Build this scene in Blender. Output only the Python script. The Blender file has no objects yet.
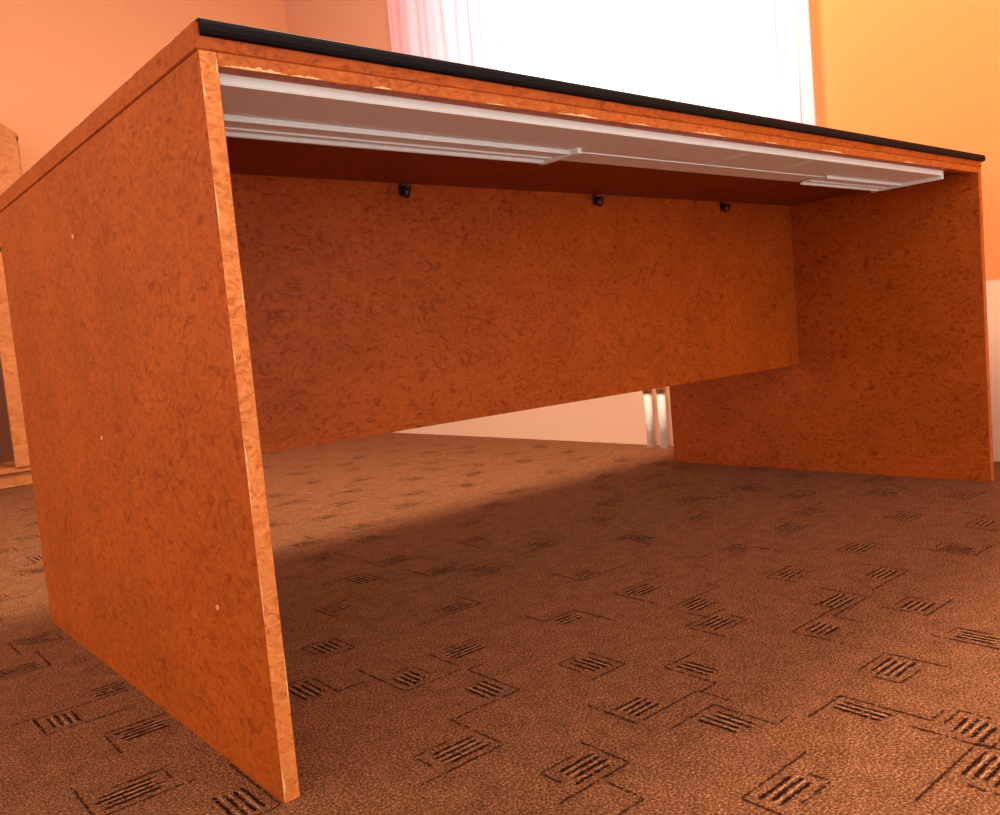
import bpy, bmesh, random
from math import *
from mathutils import Vector, Matrix
random.seed(7)
scene=bpy.context.scene
try:
    scene.view_settings.view_transform='Standard'; scene.view_settings.look='None'
except Exception: pass

# ---------------------------------------------------------------- materials
def newmat(name):
    m=bpy.data.materials.new(name); m.use_nodes=True
    nt=m.node_tree; b=nt.nodes['Principled BSDF']
    return m,nt,b
def lin(c): return tuple(((x/255)/12.92 if x/255<=.04045 else ((x/255+.055)/1.055)**2.4) for x in c)+(1,)
def plain(name,rgb,rough=.5,metal=0,var=.06,scale=40,spec=.4):
    m,nt,b=newmat(name)
    c=lin(rgb); n=nt.nodes.new('ShaderNodeTexNoise'); n.inputs['Scale'].default_value=scale
    tc=nt.nodes.new('ShaderNodeTexCoord'); nt.links.new(tc.outputs['Object'],n.inputs['Vector'])
    r=nt.nodes.new('ShaderNodeValToRGB'); r.color_ramp.elements[0].position=.3; r.color_ramp.elements[1].position=.7
    r.color_ramp.elements[0].color=tuple(x*(1-var) for x in c[:3])+(1,)
    r.color_ramp.elements[1].color=tuple(min(1,x*(1+var)) for x in c[:3])+(1,)
    nt.links.new(n.outputs['Fac'],r.inputs['Fac']); nt.links.new(r.outputs['Color'],b.inputs['Base Color'])
    b.inputs['Roughness'].default_value=rough; b.inputs['Metallic'].default_value=metal
    b.inputs['Specular IOR Level'].default_value=spec
    return m
def wood(name,dark,mid,light,scale=52,rough=.48,spec=.14):
    m,nt,b=newmat(name); L=nt.links
    tc=nt.nodes.new('ShaderNodeTexCoord')
    mp=nt.nodes.new('ShaderNodeMapping'); mp.inputs['Scale'].default_value=(.8,.8,1.25)
    L.new(tc.outputs['Object'],mp.inputs['Vector'])
    n=nt.nodes.new('ShaderNodeTexNoise'); n.inputs['Scale'].default_value=scale; n.inputs['Detail'].default_value=4
    n.inputs['Roughness'].default_value=.56; n.inputs['Distortion'].default_value=2.1
    L.new(mp.outputs['Vector'],n.inputs['Vector'])
    r=nt.nodes.new('ShaderNodeValToRGB'); e=r.color_ramp.elements
    e[0].position=.31; e[0].color=lin(dark); e[1].position=.68; e[1].color=lin(light)
    x=e.new(.45); x.color=lin(mid)
    L.new(n.outputs['Fac'],r.inputs['Fac'])
    n2=nt.nodes.new('ShaderNodeTexNoise'); n2.inputs['Scale'].default_value=7; n2.inputs['Detail'].default_value=4
    L.new(tc.outputs['Object'],n2.inputs['Vector'])
    mr=nt.nodes.new('ShaderNodeMapRange'); mr.inputs['From Min'].default_value=.3; mr.inputs['From Max'].default_value=.7
    mr.inputs['To Min'].default_value=.90; mr.inputs['To Max'].default_value=1.09; L.new(n2.outputs['Fac'],mr.inputs['Value'])
    mx=nt.nodes.new('ShaderNodeMix'); mx.data_type='RGBA'; mx.blend_type='MULTIPLY'; mx.inputs['Factor'].default_value=1
    L.new(r.outputs['Color'],mx.inputs['A']); L.new(mr.outputs['Result'],mx.inputs['B'])
    L.new(mx.outputs['Result'],b.inputs['Base Color'])
    b.inputs['Roughness'].default_value=rough; b.inputs['Specular IOR Level'].default_value=spec
    return m
M_wood=wood('burl_laminate',(132,50,8),(164,70,14),(180,84,24))
M_rail=wood('rail_laminate',(150,66,18),(180,86,30),(196,104,44),scale=60)
M_edge=wood('edge_band',(176,90,36),(206,114,54),(224,138,74),scale=70)
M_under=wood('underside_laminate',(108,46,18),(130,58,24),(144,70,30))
M_black=plain('black_edge',(12,8,10),.6,spec=.12)
M_white=plain('white_metal',(236,233,229),.55,0,.03,spec=.25)
M_chan=plain('aluminium_channel',(236,243,246),.5,0,.02,spec=.3)
M_hook=plain('hook_metal',(70,62,60),.35,.6)
M_chip=plain('chipboard',(226,176,116),.9,0,.25,200)
M_screw=plain('screw_cap',(215,150,100),.4)
M_pipe=plain('pipe_paint',(246,240,232),.5,spec=.2)
M_brass=plain('brass_fitting',(190,140,80),.35,.7)
M_frame=plain('window_frame_paint',(245,243,243),.4,0,.01)
M_cab=wood('cabinet_wood',(180,100,52),(198,118,64),(208,130,76),scale=20)
M_cabd=plain('cabinet_dark',(104,50,20),.6)
M_ceil=plain('ceiling_paint',(246,230,212),.9,0,.01)

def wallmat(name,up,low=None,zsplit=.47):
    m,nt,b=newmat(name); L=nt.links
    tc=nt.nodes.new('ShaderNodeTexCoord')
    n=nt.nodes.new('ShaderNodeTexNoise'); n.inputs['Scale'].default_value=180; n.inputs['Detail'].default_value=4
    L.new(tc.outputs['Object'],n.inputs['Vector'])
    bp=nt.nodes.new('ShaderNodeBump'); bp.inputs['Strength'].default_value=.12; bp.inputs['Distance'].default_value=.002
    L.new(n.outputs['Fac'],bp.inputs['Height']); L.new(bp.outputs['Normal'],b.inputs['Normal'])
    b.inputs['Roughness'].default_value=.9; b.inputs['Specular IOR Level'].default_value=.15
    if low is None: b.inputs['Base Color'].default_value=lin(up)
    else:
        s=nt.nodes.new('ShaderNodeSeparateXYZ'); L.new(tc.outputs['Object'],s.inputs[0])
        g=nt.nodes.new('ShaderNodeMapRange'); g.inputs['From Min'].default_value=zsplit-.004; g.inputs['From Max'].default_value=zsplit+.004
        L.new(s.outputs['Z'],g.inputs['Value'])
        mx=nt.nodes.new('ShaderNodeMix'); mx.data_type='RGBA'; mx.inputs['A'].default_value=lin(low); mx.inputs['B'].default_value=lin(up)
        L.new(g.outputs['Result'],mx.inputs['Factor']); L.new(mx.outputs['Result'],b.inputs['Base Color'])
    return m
M_wallE=wallmat('wall_window_side_two_tone',(236,142,82),(238,194,164))  # lighter, pinker tone below the split height
M_wallE2=wallmat('wall_window_side_salmon',(226,164,130),(240,200,174))  # pier past the window, more salmon than the rest of this wall
M_wallN=wallmat('wall_paint_back',(240,170,124))

def carpet():
    m,nt,b=newmat('carpet_pile'); L=nt.links
    tc=nt.nodes.new('ShaderNodeTexCoord')
    n=nt.nodes.new('ShaderNodeTexNoise'); n.inputs['Scale'].default_value=340; n.inputs['Detail'].default_value=5; n.inputs['Roughness'].default_value=.85
    n2=nt.nodes.new('ShaderNodeTexNoise'); n2.inputs['Scale'].default_value=30; n2.inputs['Detail'].default_value=10; n2.inputs['Roughness'].default_value=.8
    for k in (n,n2): L.new(tc.outputs['Object'],k.inputs['Vector'])
    r=nt.nodes.new('ShaderNodeValToRGB'); e=r.color_ramp.elements
    e[0].position=.36; e[0].color=lin((62,32,18)); e[1].position=.66; e[1].color=lin((214,154,108))
    x=e.new(.5); x.color=lin((120,72,46))
    L.new(n.outputs['Fac'],r.inputs['Fac'])
    mr=nt.nodes.new('ShaderNodeMapRange'); mr.inputs['From Min'].default_value=.3; mr.inputs['From Max'].default_value=.7
    mr.inputs['To Min'].default_value=.62; mr.inputs['To Max'].default_value=1.26; L.new(n2.outputs['Fac'],mr.inputs['Value'])
    mx=nt.nodes.new('ShaderNodeMix'); mx.data_type='RGBA'; mx.blend_type='MULTIPLY'; mx.inputs['Factor'].default_value=1
    L.new(r.outputs['Color'],mx.inputs['A']); L.new(mr.outputs['Result'],mx.inputs['B'])
    L.new(mx.outputs['Result'],b.inputs['Base Color'])
    bp=nt.nodes.new('ShaderNodeBump'); bp.inputs['Strength'].default_value=.35; bp.inputs['Distance'].default_value=.0015
    L.new(n.outputs['Fac'],bp.inputs['Height']); L.new(bp.outputs['Normal'],b.inputs['Normal'])
    b.inputs['Roughness'].default_value=1; b.inputs['Specular IOR Level'].default_value=.03
    return m
M_carpet=carpet()
M_pat=plain('carpet_pattern_yarn',(50,24,16),1,0,.5,300,.02)
M_pat2=plain('carpet_pattern_line',(68,36,24),1,0,.5,300,.02)
M_pat3=plain('carpet_pattern_light',(178,126,92),1,0,.3,300,.02)

# ---------------------------------------------------------------- mesh helpers
def link(o,parent=None):
    scene.collection.objects.link(o)
    if parent: o.parent=parent
    return o
def meshobj(name,bm,mats,parent=None):
    me=bpy.data.meshes.new(name); bm.normal_update(); bm.to_mesh(me); bm.free()
    for m in (mats if isinstance(mats,(list,tuple)) else [mats]): me.materials.append(m)
    return link(bpy.data.objects.new(name,me),parent)
def addbox(bm,x0,x1,y0,y1,z0,z1,mi=0,bev=0):
    r=bmesh.ops.create_cube(bm,size=1)
    for v in r['verts']:
        v.co=Vector(((x0+x1)/2+v.co.x*(x1-x0),(y0+y1)/2+v.co.y*(y1-y0),(z0+z1)/2+v.co.z*(z1-z0)))
    fs=set(f for v in r['verts'] for f in v.link_faces)
    for f in fs: f.material_index=mi
    if bev:
        es=set(e for f in fs for e in f.edges)
        bmesh.ops.bevel(bm,geom=list(es),offset=bev,segments=2,affect='EDGES')
    return fs
def box(name,x0,x1,y0,y1,z0,z1,mat,parent=None,bev=0):
    bm=bmesh.new(); addbox(bm,x0,x1,y0,y1,z0,z1,0,bev); return meshobj(name,bm,mat,parent)
def empty(name,loc=(0,0,0)):
    e=bpy.data.objects.new(name,None); e.empty_display_size=.1; link(e); return e
def tube(bm,pts,rad,seg=12,mi=0):
    rings=[]
    for i,p in enumerate(pts):
        p=Vector(p); a=Vector(pts[max(i-1,0)]); b=Vector(pts[min(i+1,len(pts)-1)]); d=(b-a).normalized()
        u=d.cross(Vector((0,1,0))) if abs(d.y)<.9 else d.cross(Vector((1,0,0))); u.normalize(); w=d.cross(u)
        rr=rad[i] if isinstance(rad,(list,tuple)) else rad
        rings.append([bm.verts.new(p+u*cos(2*pi*k/seg)*rr+w*sin(2*pi*k/seg)*rr) for k in range(seg)])
    for A,B in zip(rings,rings[1:]):
        for k in range(seg):
            f=bm.faces.new((A[k],A[(k+1)%seg],B[(k+1)%seg],B[k])); f.material_index=mi; f.smooth=True
    for R in (rings[0],rings[-1]):
        f=bm.faces.new(R); f.material_index=mi
    bmesh.ops.recalc_face_normals(bm,faces=bm.faces)

# ---------------------------------------------------------------- desk
W,D,YM,ZM,T=1.815,.921,.470,.2915,.018
HP,HT=.725,.752
desk=empty('desk')
bm=bmesh.new(); addbox(bm,0,T,0,D,0,HP,0,.0008)
for f in bm.faces:
    if f.calc_center_median().y<.0005: f.material_index=1
meshobj('side_panel_left',bm,[M_wood,M_edge],desk)
bm=bmesh.new(); addbox(bm,W-T,W,0,D,0,HP,0,.0008)
for f in bm.faces:
    if f.calc_center_median().y<.0005: f.material_index=1
meshobj('side_panel_right',bm,[M_wood,M_rail],desk)
box('modesty_panel',T,W-T,YM,YM+T,ZM,HP,M_wood,desk,.0006)
box('desktop',-.002,W+.004,.000,D+.01,HP,HT-.002,M_wood,desk,.001)
bm=bmesh.new()
prof=[(.006,.7375),(-.002,.7375),(-.005,.7388),(-.0065,.742),(-.0065,.7475),(-.005,.7512),(-.002,.7528),(.006,.7530)]
A=[bm.verts.new((.003,y,z)) for y,z in prof]; B=[bm.verts.new((W+.010,y,z)) for y,z in prof]
for i in range(len(prof)):
    j=(i+1)%len(prof); f=bm.faces.new((A[i],A[j],B[j],B[i]))
bm.faces.new(A); bm.faces.new(B[::-1]); bmesh.ops.recalc_face_normals(bm,faces=bm.faces)
meshobj('front_nosing',bm,M_black,desk)
box('top_laminate',.003,W+.002,.004,D+.008,HT-.002,HT+.0008,M_black,desk)
box('front_rail',T,W-T,.001,.019,.7120,HP,M_rail,desk,.0006)
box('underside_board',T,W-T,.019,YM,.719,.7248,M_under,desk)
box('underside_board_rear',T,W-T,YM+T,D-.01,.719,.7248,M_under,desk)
# white cable tray under the desktop
TE=1.655
bm=bmesh.new()
addbox(bm,T+.002,TE,.020,.120,.702,.7185,0,.001)
addbox(bm,TE-.004,TE,.018,.178,.694,.716,0,.0008)
meshobj('cable_tray',bm,M_white,desk)
def channel(name,x0,x1,y0,y1,zt,h):
    bm=bmesh.new()
    addbox(bm,x0,x1,y0,y1,zt-h*.45,zt,0,.0006)
    addbox(bm,x0,x1,y0,y0+.004,zt-h,zt-h*.3,0,.0006)
    addbox(bm,x0,x1,y1-.006,y1,zt-h*1.2,zt,0,.0006)
    addbox(bm,x0,x1,(y0+y1)/2+.006,(y0+y1)/2+.009,zt-h*.8,zt-h*.3,0)
    meshobj(name,bm,M_chan,desk)
channel('tray_channel_left',T+.004,.60,.116,.178,.702,.006)
channel('tray_channel_right',1.32,TE-.006,.105,.165,.7015,.006)
box('tray_joint',.598,.606,.10,.181,.694,.702,M_white,desk)
box('tray_cover_rear',.60,TE-.004,.1205,.178,.7028,.7185,M_white,desk,.001)
bm=bmesh.new()
for x in (.93,1.13): addbox(bm,x,x+.002,.03,.119,.7012,.7022,0)
addbox(bm,.61,1.32,.1185,.1205,.7005,.7022,0)
meshobj('tray_seams',bm,M_chan,desk)
for i,(hx) in enumerate((.540,1.03,1.483)):
    bm=bmesh.new()
    y=YM-.014
    addbox(bm,hx-.006,hx+.006,YM-.004,YM-.0005,.697,.7185,0,.001)
    pts=[(hx,YM-.002,.704)]+[(hx+.0005*k,y-.008*sin(a),.698-.009*cos(a)+.004) for k,a in enumerate([x*pi/8 for x in range(0,10)])]
    tube(bm,pts,.0028,8)
    tube(bm,[(hx+.001,YM-.003,.708),(hx+.001,YM-.022,.708)],.0045,10)
    meshobj('hook_%d'%(i+1),bm,M_hook,desk)
bm=bmesh.new()
for y,z in ((.475,.624),(.460,.350),(.113,.178)):
    tube(bm,[(.002,y,z),(-.001,y,z)],[.0038,.003],14)
meshobj('screw_caps',bm,M_screw,desk)
# wear: chips along the rail's lower edge, the desktop corner and the left panel's edge band
bm=bmesh.new()
def chip(fn,c,L_,h,n=24):
    up=[];lo=[]
    for k in range(n):
        s=c-L_/2+L_*k/(n-1); d=h*sin(pi*k/(n-1))*random.uniform(.3,1)
        lo.append(bm.verts.new(fn(s,0))); up.append(bm.verts.new(fn(s,d)))
    for k in range(n-1): bm.faces.new((lo[k],lo[k+1],up[k+1],up[k]))
for c,L_,h in ((.055,.07,.0050),(.11,.04,.0035),(.20,.025,.003),(.36,.03,.002),(.50,.08,.0042),(.62,.05,.0035),(.78,.10,.0035),(.95,.04,.003),(1.15,.09,.003),(1.45,.06,.003)):
    chip(lambda s,d:(s,.0005,.7125+d),c,L_,h)
for c,L_,h,side in ((.69,.03,.0025,0),(.58,.05,.002,0),(.44,.03,.0016,0),(.33,.09,.002,0),(.21,.05,.0018,0),(.02,.035,.004,0),(.50,.04,.0018,1),(.12,.07,.0018,1),(.71,.02,.0025,1)):
    if side==0: chip(lambda s,d:(.0008+d,-.0003,s),c,L_,h)
    else: chip(lambda s,d:(T-.0008-d,-.0003,s),c,L_,h)
for c,L_,h in ((.05,.06,.0016),(.18,.05,.0012),(.36,.10,.0014),(.62,.08,.0014)):
    chip(lambda s,d:(-.0024,s,.7492-d),c,L_,h)
meshobj('edge_chips',bm,M_chip,desk)

# ---------------------------------------------------------------- room
XW,YW,ZC=2.07,3.60,2.62
wy0,wy1,wz0,wz1=.535,2.52,.86,2.25
bm=bmesh.new()
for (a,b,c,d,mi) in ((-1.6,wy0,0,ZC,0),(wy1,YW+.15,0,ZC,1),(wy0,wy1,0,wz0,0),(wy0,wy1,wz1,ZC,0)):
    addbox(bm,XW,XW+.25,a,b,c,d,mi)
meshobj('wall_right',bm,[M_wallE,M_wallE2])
box('wall_back',-3.2,XW,YW,YW+.15,0,ZC,M_wallN)
box('ceiling',-3.2,XW+.25,-1.6,YW+.15,ZC,ZC+.1,M_ceil)
win=empty('window_1')
bm=bmesh.new()
x0,x1=XW+.14,XW+.19
for (a,b,c,d) in ((wy0,wy0+.05,wz0,wz1),(wy1-.05,wy1,wz0,wz1),(wy0,wy1,wz0,wz0+.06),(wy0,wy1,wz1-.06,wz1),(1.19,1.225,wz0,wz1)):
    addbox(bm,x0,x1,a,b,c,d,0,.004)
meshobj('frame',bm,M_frame,win)
box('sill',XW-.06,XW+.14,wy0-.03,wy1+.03,wz0-.03,wz0,M_frame,win,.004)
def sheer(name,rgb,alpha):
    m,nt,b=newmat(name); L=nt.links
    out=nt.nodes['Material Output']; nt.nodes.remove(b)
    tr=nt.nodes.new('ShaderNodeBsdfTransparent'); tl=nt.nodes.new('ShaderNodeBsdfTranslucent'); df=nt.nodes.new('ShaderNodeBsdfDiffuse')
    tl.inputs['Color'].default_value=lin(rgb); df.inputs['Color'].default_value=lin(rgb)
    a=nt.nodes.new('ShaderNodeMixShader'); a.inputs[0].default_value=.25; L.new(tl.outputs[0],a.inputs[1]); L.new(df.outputs[0],a.inputs[2])
    w=nt.nodes.new('ShaderNodeTexNoise'); w.inputs['Scale'].default_value=60
    mr=nt.nodes.new('ShaderNodeMapRange'); mr.inputs['To Min'].default_value=alpha-.12; mr.inputs['To Max'].default_value=alpha+.12
    L.new(w.outputs['Fac'],mr.inputs['Value'])
    c=nt.nodes.new('ShaderNodeMixShader'); L.new(mr.outputs['Result'],c.inputs[0]); L.new(tr.outputs[0],c.inputs[1]); L.new(a.outputs[0],c.inputs[2])
    L.new(c.outputs[0],out.inputs['Surface']); return m
M_sheer=sheer('sheer_fabric',(250,216,228),.72)
cur=empty('window_curtain')
def curtain(name,ya,yb,freq,amp):
    bm=bmesh.new(); n=int((yb-ya)*160)+8; cols=[]
    for i in range(n+1):
        y=ya+(yb-ya)*i/n; s=i/n
        off=amp*sin(s*freq*2*pi)+amp*.4*sin(s*freq*5.1*pi+1)
        cols.append([bm.verts.new((XW-.05+off*(1-.25*k/6),y+.008*sin(k+i*.3),.80+(2.37-.80)*k/6)) for k in range(7)])
    for A,B in zip(cols,cols[1:]):
        for k in range(6):
            f=bm.faces.new((A[k],B[k],B[k+1],A[k+1])); f.smooth=True
    return meshobj(name,bm,M_sheer,cur)
curtain('sheer_panel_left',1.84,2.53,9,.020)
curtain('sheer_panel_right',.50,.66,3,.014)
bm=bmesh.new(); tube(bm,[(XW-.05,.35,2.39),(XW-.05,2.7,2.39)],.012)
for y in (.4,2.65): tube(bm,[(XW-.05,y,2.39),(XW-.001,y,2.39)],.008)
meshobj('rod',bm,M_frame,cur)
# radiator and pipes under the window
rad=empty('radiator')
bm=bmesh.new()
for i in range(14):
    y=1.26+i*.075
    addbox(bm,XW-.11,XW-.04,y,y+.055,.42,.80,0,.012)
addbox(bm,XW-.095,XW-.055,1.24,2.30,.45,.48); addbox(bm,XW-.095,XW-.055,1.24,2.30,.74,.77)
meshobj('fins',bm,M_pipe,rad)
bm=bmesh.new()
for y,ye,zt in ((1.205,1.25,.465),(1.145,1.25,.755)):
    tube(bm,[(2.03,y,0),(2.03,y,.195)],.014,14,0)
    tube(bm,[(2.03,y,.195),(2.03,y,.225)],.017,14,1)
    tube(bm,[(2.03,y,.225),(2.03,y,zt-.01)],.010,14,1)
    tube(bm,[(2.03,y,zt-.01),(2.0,ye,zt)],.010,14,0)
meshobj('supply_pipes',bm,[M_pipe,M_brass],rad)

# bookcase against the back wall
cab=empty('bookcase')
cx0,cx1,cy0,cy1,ct=-.75,.57,3.22,3.59,1.54
bm=bmesh.new()
addbox(bm,cx0,cx0+.02,cy0,cy1,0,ct-.02); addbox(bm,cx1-.02,cx1,cy0,cy1,0,ct-.10)
addbox(bm,cx0,cx1-.13,cy0,cy1,ct-.02,ct); addbox(bm,cx0+.02,cx1-.02,cy1-.02,cy1,0,ct-.10)
v=[(cx1-.13,ct),(cx1,ct-.09),(cx1,ct-.12),(cx1-.13,ct-.02)]
A=[bm.verts.new((x,cy0,z)) for x,z in v];B=[bm.verts.new((x,cy1,z)) for x,z in v]
for i in range(4): bm.faces.new((A[i],A[(i+1)%4],B[(i+1)%4],B[i]))
bm.faces.new(A);bm.faces.new(B[::-1])
v=[(cx0+.01,.985),(cx1-.01,.985),(cx1-.01,ct-.10),(cx1-.13,ct-.015),(cx0+.01,ct-.015)]
A=[bm.verts.new((x,cy0-.018,z)) for x,z in v];B=[bm.verts.new((x,cy0-.001,z)) for x,z in v]
for i in range(5): bm.faces.new((A[i],A[(i+1)%5],B[(i+1)%5],B[i]))
bm.faces.new(A);bm.faces.new(B[::-1]); bmesh.ops.recalc_face_normals(bm,faces=bm.faces)
for z in (.06,.95): addbox(bm,cx0+.02,cx1-.02,cy0+.01,cy1-.02,z,z+.02)
addbox(bm,cx0+.02,cx1-.02,cy0+.03,cy0+.045,0,.06)
addbox(bm,.40,.46,cy0,cy0+.02,.08,.95)
meshobj('carcass',bm,M_cab,cab)
box('lower_back_liner',cx0+.02,cx1-.02,cy1-.03,cy1-.021,.08,.95,M_cabd,cab)

# ceiling lamp
lampe=empty('ceiling_lamp')
m,nt,b=newmat('lamp_diffuser'); b.inputs['Base Color'].default_value=(1,.95,.88,1); b.inputs['Emission Color'].default_value=(1,.86,.7,1); b.inputs['Emission Strength'].default_value=2
bm=bmesh.new(); tube(bm,[(.95,.69,2.61),(.95,.69,2.56),(.95,.69,2.52)],[.34,.33,.28],32)
meshobj('diffuser',bm,m,lampe)
ld=bpy.data.lights.new('lamp_light','AREA'); ld.shape='DISK'; ld.size=.54; ld.energy=82; ld.color=(1,.80,.60)
lo=bpy.data.objects.new('lamp_light',ld); lo.location=(.95,.69,2.50); link(lo,lampe)

# ---------------------------------------------------------------- floor with carpet pattern
CLs="33,-35;41,-23;52,-33;48,-47;55,-43;24,-18;18,-5;26,16;37,18;44,0;51,-12;38,-13;30,5;25,36;15,24;72,-17;80,-34;65,-30;66,-4;55,15;72,15;66,48;48,35;92,0;100,-12;88,-23;120,-16;139,2;120,17;113,-2;119,38;101,16;134,52;108,57;99,38;84,53;61,56;48,64;60,71;84,-13;71,3;-10,15;-4,30;-10,42;-3,48;-10,69;-3,4"
bm=bmesh.new()
x0,x1,y0,y1=-3.2,XW,-1.6,YW
f=bm.faces.new([bm.verts.new(c) for c in ((x0,y0,0),(x1,y0,0),(x1,y1,0),(x0,y1,0))]); f.material_index=0
def ribbon(xa,ya,xb,yb,w,mi,h=.0008,gap=.07):
    L_=hypot(xb-xa,yb-ya); n=max(3,int(L_/.003)); dx,dy=(xb-xa)/L_,(yb-ya)/L_; P=[]
    for k in range(n+1):
        s=k/n; ww=w*random.uniform(.35,1.15)*(.5 if k in(0,n) else 1); j=random.uniform(-.0008,.0008)
        x=xa+(xb-xa)*s-dy*j; y=ya+(yb-ya)*s+dx*j
        P.append((bm.verts.new((x-dy*ww/2,y+dx*ww/2,h)),bm.verts.new((x+dy*ww/2,y-dx*ww/2,h))))
    for a,b_ in zip(P,P[1:]):
        if random.random()<gap: continue
        f=bm.faces.new((a[0],a[1],b_[1],b_[0])); f.material_index=mi
def motif(cx,cy):
    rot=random.random()<.3; n=random.choice((3,4,4,4)); L_=random.uniform(.038,.060); sp=.0095
    sx=random.choice((-1,1)); sy=random.choice((-1,1))
    def R_(u,v):
        u*=sx; v*=sy
        return (cx+v,cy+u) if rot else (cx+u,cy+v)
    for i in range(n):
        v=(i-(n-1)/2)*sp; s=random.uniform(-.005,.005)
        ribbon(*R_(-L_/2+s,v),*R_(L_/2+s,v),.0042,1,gap=.03)
        if i<n-1: ribbon(*R_(-L_/2+s,v+sp/2),*R_(L_/2+s,v+sp/2),.0026,3,h=.0006,gap=.2)
    k=random.random(); hw=L_/2+.012; hv=n*sp/2+.008
    e1=random.uniform(.01,.05); e2=random.uniform(.02,.09)
    ribbon(*R_(-hw,-hv-e1),*R_(-hw,hv),.0030,2,gap=.12)
    ribbon(*R_(-hw,hv),*R_(hw*.3+e2,hv),.0030,2,gap=.12)
    if k>.55:
        ribbon(*R_(hw*.3+e2,hv),*R_(hw*.3+e2,hv+random.uniform(.02,.05)),.0030,2,gap=.12)
    if k<.35:
        ribbon(*R_(hw,hv*.2),*R_(hw,-hv),.0028,2,gap=.15)
        ribbon(*R_(hw,-hv),*R_(-hw*.3,-hv),.0028,2,gap=.15)
listed=[tuple(float(k)/100 for k in c.split(',')) for c in CLs.split(';')]
placed=list(listed)
gy=y0
while gy<y1:
    gx=x0
    while gx<x1:
        c=(gx+random.uniform(-.05,.05),gy+random.uniform(-.05,.05))
        if all(hypot(c[0]-a,c[1]-b_)>.145 for a,b_ in placed) and c[0]<x1-.12 and c[1]<y1-.12: placed.append(c)
        gx+=.12
    gy+=.12
for c in placed: motif(*c)
meshobj('floor',bm,[M_carpet,M_pat,M_pat2,M_pat3])

# ---------------------------------------------------------------- world, camera
w=bpy.data.worlds.new('w'); scene.world=w; w.use_nodes=True
bg=w.node_tree.nodes['Background']; bg.inputs[0].default_value=(1,.93,.87,1); bg.inputs[1].default_value=2.1
cx,cy,cz,yaw,p,r,fl=-0.3347,-0.7789,0.438,0.701,-0.0815,-0.0893,856.7357
F=Vector((sin(yaw)*cos(p),cos(yaw)*cos(p),sin(p))); rt=Vector((cos(yaw),-sin(yaw),0)); u0=rt.cross(F)
RR=rt*cos(r)+u0*sin(r); UU=-rt*sin(r)+u0*cos(r)
cd=bpy.data.cameras.new('camera'); cam=bpy.data.objects.new('camera',cd); link(cam); scene.camera=cam
cd.sensor_width=36; cd.lens=36*fl/1000; cd.clip_start=.01
cam.matrix_world=Matrix(((RR.x,UU.x,-F.x,cx),(RR.y,UU.y,-F.y,cy),(RR.z,UU.z,-F.z,cz),(0,0,0,1)))
